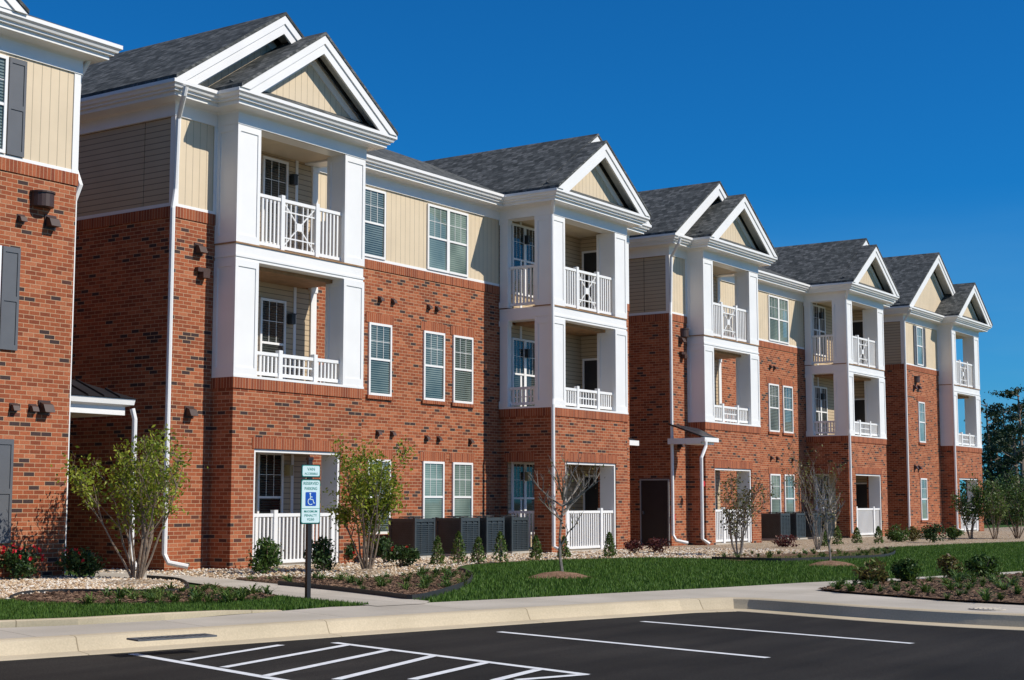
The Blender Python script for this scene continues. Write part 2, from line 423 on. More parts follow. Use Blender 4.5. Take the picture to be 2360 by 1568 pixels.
def bay(root,m,win):
    br=MB()
    br.box(m(L),m(22.62),YB,YA,0,3.66); br.box(m(25.32),m(RR),YB,22.35,0,3.66)
    br.box(m(22.62),m(25.32),YB,22.1,2.45,3.66); br.box(m(RR-.3),m(RR),22.35,YK,2.45,3.66)
    br.build('brick_base','brick',root)
    so=MB()
    so.box(m(L-.025),m(RR+.025),YB-.025,22.12,3.66,3.88); so.box(m(RR-.3),m(RR+.025),22.12,YM,3.66,3.88); so.box(m(L-.025),m(L+.3),22.12,YA,3.66,3.88)
    so.build('soldier_course','soldier_brick',root)
    so=MB(); so.box(m(22.55),m(25.39),YB-.012,22.11,2.447,2.68); so.box(m(RR-.31),m(RR+.012),22.35,YK,2.447,2.68)
    so.build('lintel','soldier_brick',root)
    sgn=1 if m(1)>m(0) else -1
    x0,x1=L+.64,RR-.66; post=(min(m(x0+.82),m(x1-.82)),max(m(x0+.82),m(x1-.82)))
    pat=MB().box(m(L+.65),m(RR-.05),YB+.05,YK,.0,.05).build('patio','concrete',root)
    b2=MB().box(m(L+.05),m(RR-.05),YB+.05,YK,3.3,3.46).box(m(L-.03),m(RR+.03),YB-.03,YA-.01,3.88,3.93).box(m(RR-.4),m(RR+.03),YA-.01,YM-.01,3.88,3.93).build('balcony','white_trim',root)
    b3=MB().box(m(L),m(RR),YB,YA,6.3,6.63).box(m(L+.2),m(RR),YA,YM-.01,6.3,6.63).box(m(L-.02),m(RR+.02),YB-.02,YA-.01,6.36,6.41).build('balcony','white_trim',root)
    MB().box(m(L),m(RR),YB,22.2,9.12,9.5).box(m(RR-.4),m(RR),22.2,YM-.01,9.12,9.5).box(m(L),m(L+.4),22.2,YA,9.12,9.5).build('porch_beam','white_trim',root)
    MB().box(m(L-.03),m(RR+.03),YB-.03,YA-.02,6.63,6.66).build('deck_edge','wood',b3)
    MB().box(m(L+.2),m(RR-.2),22.1,YK,9.16,9.22).build('ceiling','cream_ceiling',b3)
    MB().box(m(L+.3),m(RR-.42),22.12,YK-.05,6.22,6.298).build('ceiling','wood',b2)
    MB().box(m(L+.3),m(RR-.42),22.12,YK-.05,3.2,3.298).build('ceiling','cream_ceiling',pat)
    MB().box(m(25.25),m(25.317),YB+.03,22.3,.05,2.44).box(m(22.623),m(22.69),YB+.03,22.3,.05,2.44).box(m(22.69),m(25.25),YB+.03,22.09,2.38,2.44).build('jamb','white_trim',pat)
    for b,z0,z1 in ((b2,3.93,6.3),(b3,6.66,9.12)):
        column(b,m(L),m(L+.64),YB,YA-.02,z0,z1); column(b,m(RR-.66),m(RR),YB,22.3,z0,z1)
        column(b,m(RR-.16),m(RR+.025),YK-.09,YM-.035,z0,z1)
    for b,fl,top in ((pat,.05,3.2),(b2,3.46,6.22),(b3,6.66,9.16)):
        lw=MB(); lw.box(m(L+.12),m(RR-.12),YK-.05,YK+.02,fl,top); lw.box(m(L+.1),m(L+.16),YA-.02,YK-.05,fl,top); lw.build('back_wall','lap_siding',b)
        MB().box(m(25.30),m(25.38),YK-.07,YK-.05,fl,top).build('corner_trim','white_trim',b)
        door(b,'y',m(L+.16),22.47,23.12,fl,fl+2.03,sgn)
        window(root,m(win[0]),m(win[1]),fl+.42,fl+2.4,YK-.055,'glass_dark',win[2])
        wall_lamp(b,m(25.15),fl+2.0,YK-.055,.12,'dark_metal' if fl>1 else 'lamp_glass')
    railing(b3,'x',m(x0),m(x1),YB+.12,6.66,7.80,True,post)
    railing(b3,'y',22.3,YK-.1,m(RR-.1),6.66,7.80)
    railing(b2,'x',m(x0),m(x1),YB+.12,3.93,4.47,True,post,True)
    railing(b2,'y',22.3,YK-.1,m(RR-.1),3.93,4.47,short=True)
    railing(pat,'x',m(22.69),m(25.25),YB+.1,.04,1.12,False,(m(23.35),m(25.15)))
    railing(pat,'y',22.35,YK-.06,m(RR-.1),.04,1.12)
def downspout(root,pts):
    return MB().tube(pts,.052,8).build('downspout','white_trim',root)
MIR=lambda x:59.9-x
# ---------------------------------------------------------------- building A
def make_main_block(name,label):
    root=thing(name,label,'building',(29.95,30,0),'brick apartment buildings')
    br=MB()
    for m in (ident,MIR):
        br.box(m(20.8),m(L+.1),YA,YK,0,7.05); br.box(m(20.8),m(RR-.03),YK,37.9,0,7.05)
    br.box(RR-.06,MIR(RR-.06),YM,38,0,7.045); br.build('brick_wall','brick',root)
    lap=MB()
    for m in (ident,MIR):
        tr=MB()
        lap.box(m(20.83),m(L+.1),YA+.04,YK,7.05,9.4); lap.box(m(20.83),m(RR-.02),YK+.02,37.9,7.05,9.4)
        MB().box(m(20.85),m(L),YA,YA+.04,7.05,9.3).build('board_siding','board_siding',root)
        tr.box(m(20.79),m(20.92),YA-.02,YA+.11,7.27,9.12); tr.box(m(L-.09),m(L-.002),YA-.02,YA,7.27,9.12)
        tr.box(m(20.92),m(L-.09),YA-.015,YA,7.27,7.33); tr.box(m(20.81),m(20.83),YA+.11,37.9,7.27,7.35)
        tr.build('corner_trim','white_trim',root)
        MB().sweep([(20.8,38),(20.8,YA),(L,YA)],[(-.05,7.05),(.022,7.05),(.022,7.27),(-.05,7.27)],m).build('soldier_course','soldier_brick',root)
    MB().box(RR-.01,MIR(RR-.01),YM+.01,YM+.05,7.05,9.3).build('board_siding','board_siding',root)
    lap.box(RR-.01,MIR(RR-.01),YM+.05,38,7.05,9.4)
    MB().box(RR,MIR(RR),YM-.005,YM+.01,7.27,7.34).build('base_trim','white_trim',root)
    lap.build('lap_siding','lap_siding',root)
    MB().sweep([(RR,YM),(MIR(RR),YM)],[(-.05,7.05),(.022,7.05),(.022,7.27),(-.05,7.27)]).build('soldier_course','soldier_brick',root)
    for z in (5.73,2.39):
        for a,b in ((28.26,29.14),(30.45,31.34),(31.72,32.6)): MB().box(a-.1,b+.1,YM-.018,YM+.02,z+.003,z+.235).build('lintel','soldier_brick',root)
    bay(root,ident,(24.2,25.02,1)); bay(root,MIR,(24.55,25.8,2))
    path=[(20.8,38),(20.8,YA),(L,YA),(L,YB),(RR,YB),(RR,YM)]; q=[(MIR(x),y) for x,y in path][::-1]
    MB().sweep(path+q,CORN).build('cornice','white_trim',root)
    for m in (ident,MIR):
        gable(root,20.8-.5,RR+.5,21.9,YA,30,30,m,pent=False)
        gable(root,L-.5,RR+.5,21.27,21.68,22.38,21.83,m)
    r=MB(); x0,x1,y0=20.3,39.6,22.97; ry=29.9; rz=ZE+.42*(ry-y0); hx=(rz-ZE)/.6; y1=38.5
    r.poly([(x0,y0,ZE),(x1,y0,ZE),(x1-hx,ry,rz),(x0+hx,ry,rz)]); r.poly([(x0,y0,ZE),(x0+hx,ry,rz),(x0,y1,ZE)])
    r.poly([(x1,y0,ZE),(x1,y1,ZE),(x1-hx,ry,rz)]); r.poly([(x0,y1,ZE),(x0+hx,ry,rz),(x1-hx,ry,rz),(x1,y1,ZE)])
    r.build('main_roof','shingle',root)
    window(root,27.98,28.87,7.34,9.06,YM+.01,'glass_blind'); window(root,30.59,32.37,7.34,9.06,YM+.01,'glass_pale',2)
    for a,b in ((28.26,29.14),(30.45,31.34),(31.72,32.6)):
        window(root,a,b,3.95,5.73,YM,'glass_blind',sill=True); window(root,a,b,.58,2.39,YM,'glass_pale' if a>29 else 'glass_blind',sill=True)
    for u,v in ((875,690),(905,695),(987,708),(1006,712),(870,998),(903,1000),(982,1010),(1010,1012),(1083,1017)):
        x,z=XZ(u,v,YM); vent(root,x,z,YM)
    return root
A=make_main_block('apartment_building','long three storey red brick building with white balconies behind the blue parking sign')
x,z=XZ(457,575,YA); vent(A,x,z,YA,.2)
x,z=XZ(463,632,YA); MB().box(x-.17,x+.17,YA-.10,YA+.01,z+.03,z+.12).box(x-.08,x+.1,YA-.16,YA+.01,z-.09,z+.03).build('wall_lamp','vent_brown',A)
x,z=XZ(435,950,YA); vent(A,x,z,YA,.2)
B=copy_tree(A,None,(20.87,0,0)); B['label']='second long brick building with white balconies and a grey side door, in the middle distance'
dsp=[[(20.55,21.85,9.58),(20.56,21.9,9.42),(20.80,22.3,9.05),(20.80,22.34,7.6),(20.70,22.30,7.2),(20.70,22.3,.35),(20.72,22.2,.18),(21.0,21.95,.10)],
     [(33.55,21.5,9.6),(33.58,21.52,9.45),(33.84,21.74,9.1),(33.84,21.72,4.1),(33.80,21.70,3.95),(33.80,21.69,.2),(33.84,21.5,.1)]]
for pts in dsp:
    o=downspout(A,pts); c=o.copy(); C.objects.link(c); c.parent=B
ORG[B.name]=Vector((29.95+20.87,30,0))
do=door(B,'y',41.67,22.5,23.45,.03,2.03,-1,w=.045,fm='door_frame_grey'); do['label']='dark grey entrance door'
x,z=XZ(1618,1115,YB); MB().tube([(x,YB-.07,z),(x,YB+.01,z)],.09,14).build('alarm_bell','red_paint',B)
x,z=XZ(1550,1192,YA); MB().box(x-.06,x+.06,YA-.07,YA+.01,z-.09,z+.09).build('alarm_box','red_paint',B)
x,z=XZ(1574,768,YA); wall_lamp(B,x,z,YA,.17,cyl=True)
# ---------------------------------------------------------------- building C (far right)
OFF=45.32; mC=lambda x:x+OFF
Cc=thing('apartment_building','farthest brick building, at the right end with a corner balcony open to the sky','building',(66,30,0),'brick apartment buildings')
bm=MB(); bm.box(62.8,mC(L)+.1,YA,YK,0,7.05); bm.box(62.8,mC(RR)-.03,YK,38,0,7.05); bm.build('brick_wall','brick',Cc)
bm=MB(); bm.box(62.83,mC(L)+.1,YA+.04,YK,7.05,9.4); bm.box(62.83,mC(RR)-.05,YK+.02,38,7.05,9.4); bm.build('lap_siding','lap_siding',Cc)
MB().box(62.85,mC(L),YA,YA+.04,7.05,9.3).build('board_siding','board_siding',Cc)
tr=MB(); tr.box(62.79,62.92,YA-.02,YA+.11,7.27,9.12); tr.box(mC(L)-.09,mC(L)-.002,YA-.02,YA,7.27,9.12); tr.box(62.92,mC(L)-.09,YA-.015,YA,7.27,7.33); tr.build('corner_trim','white_trim',Cc)
MB().sweep([(62.8,38),(62.8,YA),(mC(L),YA)],[(-.05,7.05),(.022,7.05),(.022,7.27),(-.05,7.27)]).build('soldier_course','soldier_brick',Cc)
for z in (5.73,2.39): MB().box(64.3,65.3,YA-.018,YA+.02,z+.003,z+.235).build('lintel','soldier_brick',Cc)
bay(Cc,mC,(24.2,25.02,1))
MB().sweep([(62.8,38),(62.8,YA),(mC(L),YA),(mC(L),YB),(mC(RR),YB),(mC(RR),38)],CORN).build('cornice','white_trim',Cc)
gable(Cc,62.3,70.5,21.95,YA,36,36,ident,pent=True)
gable(Cc,mC(L)-.5,mC(RR)+.5,21.27,21.68,30,30,ident)
window(Cc,64.4,65.2,7.34,9.06,YA,'glass_pale'); shutter(Cc,65.22,65.55,7.34,9.06,YA); shutter(Cc,64.05,64.38,7.34,9.06,YA)
window(Cc,64.4,65.2,3.95,5.73,YA,'glass_pale',sill=True); window(Cc,64.4,65.2,.58,2.39,YA,'glass_pale',sill=True)
x,z=XZ(2110,875,YA); wall_lamp(Cc,x,z,YA,.17,cyl=True)
for u,v in ((2106,893),(2116,893),(2108,1077),(2117,1078)):
    x,z=XZ(u,v,YA); vent(Cc,x,z,YA,.18)
downspout(Cc,[(62.5,21.9,9.58),(62.7,22.3,9.1),(62.72,22.33,.2),(62.8,22.1,.1)])
downspout(Cc,[(mC(L)-.3,21.5,9.6),(mC(L)-.06,21.75,9.1),(mC(L)-.06,21.74,.2),(mC(L),21.6,.1)])
# ---------------------------------------------------------------- left wing
D=thing('apartment_building','nearest brick wing with dark shutters, cut off by the left edge','building',(12,30,0),'brick apartment buildings')
YL=21.65; XL=17.76
MB().box(0,XL,YL,36,0,7.05).build('brick_wall','brick',D)
MB().box(.03,XL-.03,YL+.04,36,7.05,9.4).build('lap_siding','lap_siding',D)
MB().box(0,XL-.06,YL,YL+.04,7.05,9.3).build('board_siding','board_siding',D)
MB().sweep([(0,YL),(XL,YL),(XL,36)],[(-.05,7.05),(.022,7.05),(.022,7.27),(-.05,7.27)]).build('soldier_course','soldier_brick',D)
tr=MB(); tr.box(XL-.13,XL+.01,YL-.02,YL+.12,7.27,9.12); tr.box(0,XL-.13,YL-.015,YL,7.27,7.33); tr.build('corner_trim','white_trim',D)
MB().sweep([(0,YL),(XL,YL),(XL,36)],CORN).build('cornice','white_trim',D)
r=MB(); x1=XL+.5; y0=YL-.5; ry=29; rz=ZE+.42*(ry-y0); hx=(rz-ZE)/.6
r.poly([(0,y0,ZE),(x1,y0,ZE),(x1-hx,ry,rz),(0,ry,rz)]); r.poly([(x1,y0,ZE),(x1,36.5,ZE),(x1-hx,ry,rz)]); r.build('main_roof','shingle',D)
gable(D,10.9,16.15,21.1,21.6,28,28,ident)
for za,zb in ((7.34,9.06),(3.95,5.73),(.66,2.42)):
    window(D,15.25,16.18,za,zb,YL,'glass_blind'); shutter(D,16.21,16.57,za,zb,YL); shutter(D,14.86,15.22,za,zb,YL)
x,z=XZ(94,462,YL); wall_lamp(D,x,z,YL,.22,cyl=True)
for u,v,s in ((47,505,.13),(115,513,.21),(30,940,.13),(74,942,.13),(101,940,.21)):
    x,z=XZ(u,v,YL); vent(D,x,z,YL,s)
downspout(D,[(17.95,21.55,9.55),(17.86,21.8,9.1),(17.84,21.85,7.5),(17.9,21.72,7.1),(17.84,21.8,6.8),(17.84,21.8,.1)])
# ---------------------------------------------------------------- entrance canopies
def canopy(x0,x1,y0,y1,zg,label,ds,ridge_x):
    t=thing('entrance_canopy',label,'canopy',((x0+x1)/2,y0,0))
    r=MB(); zr=zg+.75
    r.poly([(x0,y0-.05,zg+.1),(x1+.05,y0-.05,zg+.1),(ridge_x,y0+1.5,zr),(x0,y0+1.5,zr)])
    r.poly([(x1+.05,y0-.05,zg+.1),(x1+.05,y1,zg+.1),(ridge_x,y1,zr),(ridge_x,y0+1.5,zr)])
    n=int((x1-x0)/.35)
    for i in range(1,n):
        xx=x0+(x1-x0)*i/n
        if xx<ridge_x: r.bar((xx,y0-.05,zg+.115),(xx,y0+1.5,zr+.015),.025,.04)
        else:
            k=(x1+.05-xx)/(x1+.05-ridge_x); r.bar((xx,y0-.05,zg+.115),(xx,y0-.05+1.55*k,zg+.115+(zr-zg-.1)*k),.025,.04)
    r.build('canopy_roof','seam_metal',t)
    g=MB(); g.sweep([(x0,y0+.12),(x1-.12,y0+.12),(x1-.12,y1)],[(-.1,zg-.22),(.0,zg-.22),(.0,zg-.06),(.06,zg-.04),(.12,zg-.02),(.14,zg+.09),(0,zg+.09),(-.1,zg+.09)])
    g.build('gutter','white_trim',t)
    MB().box(x0,x1-.15,y0+.14,y1,zg-.1,zg-.05).build('canopy_ceiling','white_trim',t)
    MB().tube(ds,.05,8).build('downspout','white_trim',t)
    return t
canopy(XL+.0,20.1,22.6,26.5,3.25,'black metal entrance canopy between the left wing and the next building',[(19.97,22.5,3.15),(20.0,22.46,2.95),(20.0,22.46,.3),(20.0,22.3,.1)],18.6)
t=thing('entrance_canopy','small canopy with white gutter beside the dark grey side door','canopy',(41.9,21.9,0))
r=MB(); r.prism([(41.5,21.2,3.32),(42.35,21.2,3.32),(42.35,21.78,3.6),(41.5,22.39,3.75)],(0,0,.05)); r.build('canopy_roof','seam_metal',t)
g=MB(); g.box(41.45,42.4,21.1,21.24,3.2,3.33); g.box(41.48,42.35,21.24,21.79,3.12,3.3); g.box(41.45,41.52,21.24,22.39,3.14,3.32); g.build('gutter','white_trim',t)
MB().tube([(41.55,21.12,3.25),(41.5,21.1,3.05),(41.2,21.1,2.7),(41.2,21.1,.25),(41.35,20.95,.1)],.055,8).build('downspout','white_trim',t)
t=thing('entrance_canopy','short end of a dark canopy roof just right of the second balcony tower','canopy',(39.5,22.8,0))
MB().prism([(39.1,22.75,3.2),(40.05,22.75,3.2),(39.6,23.6,3.5),(39.1,23.6,3.5)],(0,0,.05)).build('canopy_roof','seam_metal',t)
MB().box(39.1,40.1,22.64,22.75,3.06,3.21).build('gutter','white_trim',t)
# ---------------------------------------------------------------- ground
def smooth(pts,n=5):
    out=[]; k=len(pts)
    for i in range(k-1):
        p0,p1,p2,p3=[Vector(pts[max(0,min(k-1,j))]) for j in (i-1,i,i+1,i+2)]
        for s in range(n):
            t=s/n; out.append(tuple(.5*((2*p1)+(-p0+p2)*t+(2*p0-5*p1+4*p2-p3)*t*t+(-p0+3*p1-3*p2+p3)*t**3)))
    out.append(tuple(pts[-1])); return out
def gp(pxs,z=0.0): return [G(u,v,z) for u,v in pxs]
def tess(pts,z):
    from mathutils.geometry import tessellate_polygon
    v=[(x,y,z) for x,y in pts]; f=tessellate_polygon([[Vector(p) for p in v]])
    return v,[tuple(q) for q in f]
def sheet(name,pts,z,mat):
    mb=MB(); mb.v,mb.f=tess(pts,z); o=mb.build(name,mat); return struct(o)
ZA=-.13
kerb=[(-40,16.5),(0,13.6)]+gp([(0,1524),(300,1504),(830,1465),(1290,1433),(1600,1413),(1690,1410)],ZA)
kr=gp([(1735,1412),(2000,1433),(2200,1446),(2360,1454)],ZA)
kerb=kerb+smooth([kerb[-1]]+kr,6)[1:]+[(kr[-1][0]-.6,0),(kr[-1][0]-1.5,-40)]
K=[Vector(p) for p in kerb]
def inset(dst):
    off=[]
    for i,p in enumerate(K):
        d=(K[min(i+1,len(K)-1)]-K[max(i-1,0)]).normalized(); off.append((p.x-d.y*dst,p.y+d.x*dst))
    return off
big=inset(.36)+[(400,-40),(400,500),(-40,500)]
sheet('far_ground',[(-3000,-3000),(3000,-3000),(3000,3000),(-3000,3000)],-.25,'far_ground')
sheet('parking_lot',[(-60,-60),(60,-60),(60,40),(-60,40)],ZA,'asphalt')
sheet('lawn',big,0,'grass_soil')
k=MB(); k.sweep(kerb,[(0,ZA+.004),(-.02,ZA+.010),(-.26,ZA+.02),(-.30,-.045),(-.33,.015),(-.37,.028),(-.50,.030),(-.50,-.2),(0,-.2)])
struct(k.build('kerb','kerb_concrete'))
up=[(-300,1474),(0,1452),(180,1445),(380,1434),(650,1412),(760,1403),(860,1399),(1020,1391),(1200,1382),(1400,1371),(1650,1358),(1850,1346),(2060,1336),(2360,1319),(2800,1298)]
sheet('pavement',gp(up)+[(40,4),(40,-30)]+inset(.49)[::-1][:-2],.02,'concrete')
pathpx=[(225,1312),(330,1322),(450,1330),(560,1341),(760,1362),(900,1380),(990,1390),(980,1396),(870,1402),(780,1392),(620,1374),(480,1352),(400,1341),(215,1341)]
sheet('entry_path',gp(pathpx),.026,'concrete')
lowk=MB(); lk=gp([(-200,1462),(0,1450),(180,1443),(380,1431),(520,1420),(650,1411)])
n0=len(lowk.v); lowk.sweep(lk,[(.0,.0),(.0,.075),(-.02,.085),(-.12,.085),(-.12,0)])
for i in range(n0,len(lowk.v)):
    s_=(i-n0)//5; f_={4:.6,5:.12}.get(s_,1); a,b,c=lowk.v[i]; lowk.v[i]=(a,b,c*f_+(.0 if f_==1 else .012))
struct(lowk.build('kerb','kerb_concrete'))
island_px=[(1883,1364),(1950,1354),(2100,1343),(2300,1331),(2500,1320),(2500,1406),(2360,1399),(2200,1391),(2050,1379),(1930,1370)]
isl=gp(island_px); sheet('mulch_island',isl,.05,'mulch')
gl=gp([(-200,1340),(60,1330),(150,1332),(215,1335),(330,1340),(410,1346),(432,1358),(420,1366),(300,1368),(150,1370),(60,1378),(25,1388),(-200,1400)])
sheet('gravel_bed',gl,.035,'gravel')
ml=gp([(25,1388),(60,1378),(150,1370),(300,1368),(430,1364),(480,1354),(560,1368),(640,1380),(600,1388),(400,1397),(200,1399),(60,1394)])
sheet('mulch_bed',ml,.03,'mulch')
front=[(215,1322),(400,1331),(560,1341),(700,1348),(900,1352),(1040,1328),(1070,1304),(1230,1294),(1500,1287),(1700,1291),(1800,1287),(1950,1279),(2040,1264),(2200,1256),(2360,1250),(2600,1243)]
gpts=smooth(gp(front),4); gr=gpts+[(110,24),(20.0,24.5)]
sheet('gravel_bed',gr,.008,'gravel')
m2=smooth(gp([(540,1340),(640,1335),(760,1338),(900,1335),(1000,1322),(1060,1318),(1085,1330),(1080,1348),(1040,1364),(1000,1376),(950,1385),(860,1374),(760,1360),(640,1350)]),3)
sheet('mulch_bed',m2,.034,'mulch')
m3=smooth(gp([(1640,1291),(1720,1280),(1850,1276),(1960,1272),(2040,1268),(2062,1275),(2040,1285),(1940,1290),(1800,1294),(1700,1296)]),3)
sheet('mulch_bed',m3,.034,'mulch')
def ring(u,v,ru,name='mulch_ring',mat='red_mulch'):
    c=G(u,v); rad=ru/3474*math.hypot(*c)
    mb=MB(); n=28
    mb.v.append((c[0],c[1],.12))
    for q,(k,z) in enumerate(((.55,.085),(1,.012))):
        for i in range(n):
            a=2*math.pi*i/n; rr=rad*k*(1+.07*math.sin(3*a+u)+.05*random.random()); mb.v.append((c[0]+rr*math.cos(a),c[1]+rr*math.sin(a),z))
    for i in range(n):
        j=(i+1)%n; mb.f.append((0,1+i,1+j)); mb.f.append((1+i,1+n+i,1+n+j,1+j))
    return struct(mb.build(name,mat,smooth=True))
ring(1287,1332,72); ring(1916,1305,55); ring(315,1352,110,'gravel_mound','gravel'); ring(845,1326,70,'gravel_mound','gravel')
def edge(pxs,label,h=.09):
    p=smooth(gp(pxs),5); mb=MB()
    mb.sweep(p,[(0,0),(0,h),(-.02,h),(-.02,0)]); o=mb.build('bed_edging','edging'); tag(o,label,'edging'); return o
edge([(25,1388),(60,1377),(150,1372),(300,1373),(420,1370),(434,1358),(410,1344),(340,1338)],'black edging strip curving around the left gravel bed')
edge([(640,1352),(760,1364),(880,1378),(950,1386),(1000,1377),(1040,1365),(1082,1348),(1087,1331),(1062,1318)],'black edging strip along the mulch bed right of the parking sign')
edge([(1640,1292),(1800,1296),(1940,1291),(2040,1286),(2064,1275),(2040,1267)],'black edging strip on the far lawn bed beside the second building')
def line(mb,p,q,w):
    a=Vector(G(*p,ZA)); b=Vector(G(*q,ZA)); d=(b-a).normalized(); n=Vector((-d.y,d.x))*w/2
    mb.poly([(*(a+n),ZA+.004),(*(b+n),ZA+.004),(*(b-n),ZA+.004),(*(a-n),ZA+.004)])
W=.10; mb=MB()
for p,q in (((305,1508),(760,1588)),((770,1482),(1352,1556))): line(mb,p,q,W)
struct(mb.build('hatched_marking','paint_line'))
mb=MB()
for i,(p,q) in enumerate((((425,1524),(648,1488)),((515,1540),(800,1488)),((610,1560),(895,1500)),((775,1568),(1000,1513)),((950,1568),(1119,1529)),((1140,1570),(1240,1545)),((1352,1556),(1190,1569)))): line(mb,p,q,W)
mb.v=[(a,b,c+.003) for a,b,c in mb.v]; struct(mb.build('hatched_marking','paint_line'))
for p,q in (((1150,1457),(1770,1517)),((1480,1433),(2103,1484))):
    mb=MB(); line(mb,p,q,W); struct(mb.build('parking_line','paint_line'))
c=Vector((*G(397,1472,.02),.02)); gt=thing('drain_grate','dark iron storm drain grate set in the pavement near the left kerb','drain',c)
gt.rotation_euler=(0,0,R(-17)); ORG[gt.name]=Vector((0,0,0))
m_=MB(); w_,h_=.42,.13
m_.box(-w_,w_,-h_,-h_+.03,.003,.02); m_.box(-w_,w_,h_-.03,h_,.003,.02); m_.box(-w_,-w_+.03,-h_+.03,h_-.03,.003,.02); m_.box(w_-.03,w_,-h_+.03,h_-.03,.003,.02)
for i in range(13): xx=-w_+.045+i*.061; m_.box(xx,xx+.034,-h_+.03,h_-.03,.004,.018)
m_.build('grating','cast_iron',gt); MB().box(-w_+.02,w_-.02,-h_+.02,h_-.02,.0015,.0035).build('pit_shade','black_post',gt)  # flat black sheet stands in for the shaded hollow under the bars
c=Vector((*G(2275,1405,.02),.02)); o=MB()
o.prism([(c.x+.22*math.cos(a),c.y+.22*math.sin(a),.022) for a in [2*math.pi*i/24 for i in range(24)]],(0,0,.012))
for i in range(-2,3): o.box(c.x-.15,c.x+.15,c.y+i*.06-.01,c.y+i*.06+.01,.034,.042)
tag(o.build('manhole_cover','concrete'),'round utility cover in the pavement at the right edge','manhole cover')
def inside(px,py,poly):
    r=np.zeros(len(px),bool); n=len(poly)
    for i in range(n):
        x0,y0=poly[i]; x1,y1=poly[(i+1)%n]
        if y0==y1: continue
        c=((y0>py)!=(y1>py))&(px<(x1-x0)*(py-y0)/(y1-y0)+x0); r^=c
    return r
def sample(poly,n,xr=None):
    P=np.array(poly); lo=P.min(0); hi=P.max(0); out=[]
    if xr: lo=np.maximum(lo,[xr[0],xr[2]]); hi=np.minimum(hi,[xr[1],xr[3]])
    tot=0
    while tot<n:
        q=RS.uniform(lo,hi,(n*2,2)); q=q[inside(q[:,0],q[:,1],poly)]; out.append(q); tot+=len(q)
        if len(q)==0: break
    return np.vstack(out)[:n]
def npmesh(name,V,F,mat,parent=None):
    me=bpy.data.meshes.new(name); me.from_pydata(V.tolist(),[],F.tolist()); me.materials.append(M[mat]); me.update()
    o=bpy.data.objects.new(name,me); C.objects.link(o)
    if parent: o.parent=parent
    ORG[o.name]=Vector((0,0,0)); return o
OCT=np.array([(1,0,0),(-1,0,0),(0,1,0),(0,-1,0),(0,0,1),(0,0,-1)],float)
OF=np.array([(0,2,4),(2,1,4),(1,3,4),(3,0,4),(2,0,5),(1,2,5),(3,1,5),(0,3,5)])
def stones(pts,zb,s0,s1,name,label,mat='stone',shape=(1,1,.6),cat='gravel'):
    n=len(pts); s=RS.uniform(s0,s1,(n,1,1)); j=RS.uniform(.7,1.3,(n,6,3)); V=OCT[None]*j*s*np.array(shape); a=RS.uniform(0,6.28,n)
    c,sn=np.cos(a)[:,None],np.sin(a)[:,None]; x=V[...,0]*c-V[...,1]*sn; y=V[...,0]*sn+V[...,1]*c
    V[...,0]=x+pts[:,0:1]; V[...,1]=y+pts[:,1:2]; V[...,2]+=zb+s[...,0]*.3
    F=(OF[None]+6*np.arange(n)[:,None,None]).reshape(-1,3)
    o=npmesh(name,V.reshape(-1,3),F,mat); tag(o,label,cat,kind='stuff')
stones(sample(gl,4500,xr=(10,24,14,24)),.035,.02,.045,'gravel_stones','pale river stones covering the left bed')
stones(sample(gr,12000,xr=(19,40,16,24)),.01,.02,.045,'gravel_stones','pale river stones along the foot of the buildings')
stones(np.vstack([sample(ml,2500),sample(m2,4000),sample(isl,6000,xr=(0,60,0,40))]),.04,.02,.05,'mulch_chips','loose brown bark chips on the mulch beds','bark_chip',(1,.3,.35),'mulch')
def blades(poly,n,name,label):
    p=sample(poly,n)
    n=len(p); a=RS.uniform(0,6.28,n); w=.011; hh=RS.uniform(.035,.075,n)
    V=np.zeros((n,3,3)); dx,dy=np.cos(a)*w,np.sin(a)*w
    V[:,0,0]=p[:,0]-dx; V[:,0,1]=p[:,1]-dy; V[:,1,0]=p[:,0]+dx; V[:,1,1]=p[:,1]+dy
    V[:,2,0]=p[:,0]+RS.uniform(-.025,.025,n); V[:,2,1]=p[:,1]+RS.uniform(-.025,.025,n); V[:,2,2]=hh
    F=np.arange(3*n).reshape(-1,3); o=npmesh(name,V.reshape(-1,3),F,'grass_blade'); tag(o,label,'grass',kind='stuff')
lawnR=gp([(950,1387),(1020,1391),(1200,1382),(1400,1371),(1650,1358),(1850,1346),(2060,1336),(2360,1319),(2450,1314)])+gp([(2450,1247),(2200,1256),(2040,1264),(1950,1279),(1800,1287),(1700,1291),(1500,1287),(1230,1294),(1085,1306),(1090,1335),(1060,1362)])
blades(lawnR,85000,'grass','short green lawn grass in front of the buildings')
lawnL=gp([(-150,1400),(0,1386),(25,1387),(60,1393),(200,1398),(400,1396),(600,1387),(640,1379),(780,1392),(860,1398),(760,1402),(650,1408),(560,1414),(380,1427),(180,1438),(0,1444),(-150,1453)])
blades(lawnL,28000,'grass','strip of green grass between the left bed and the kerb')
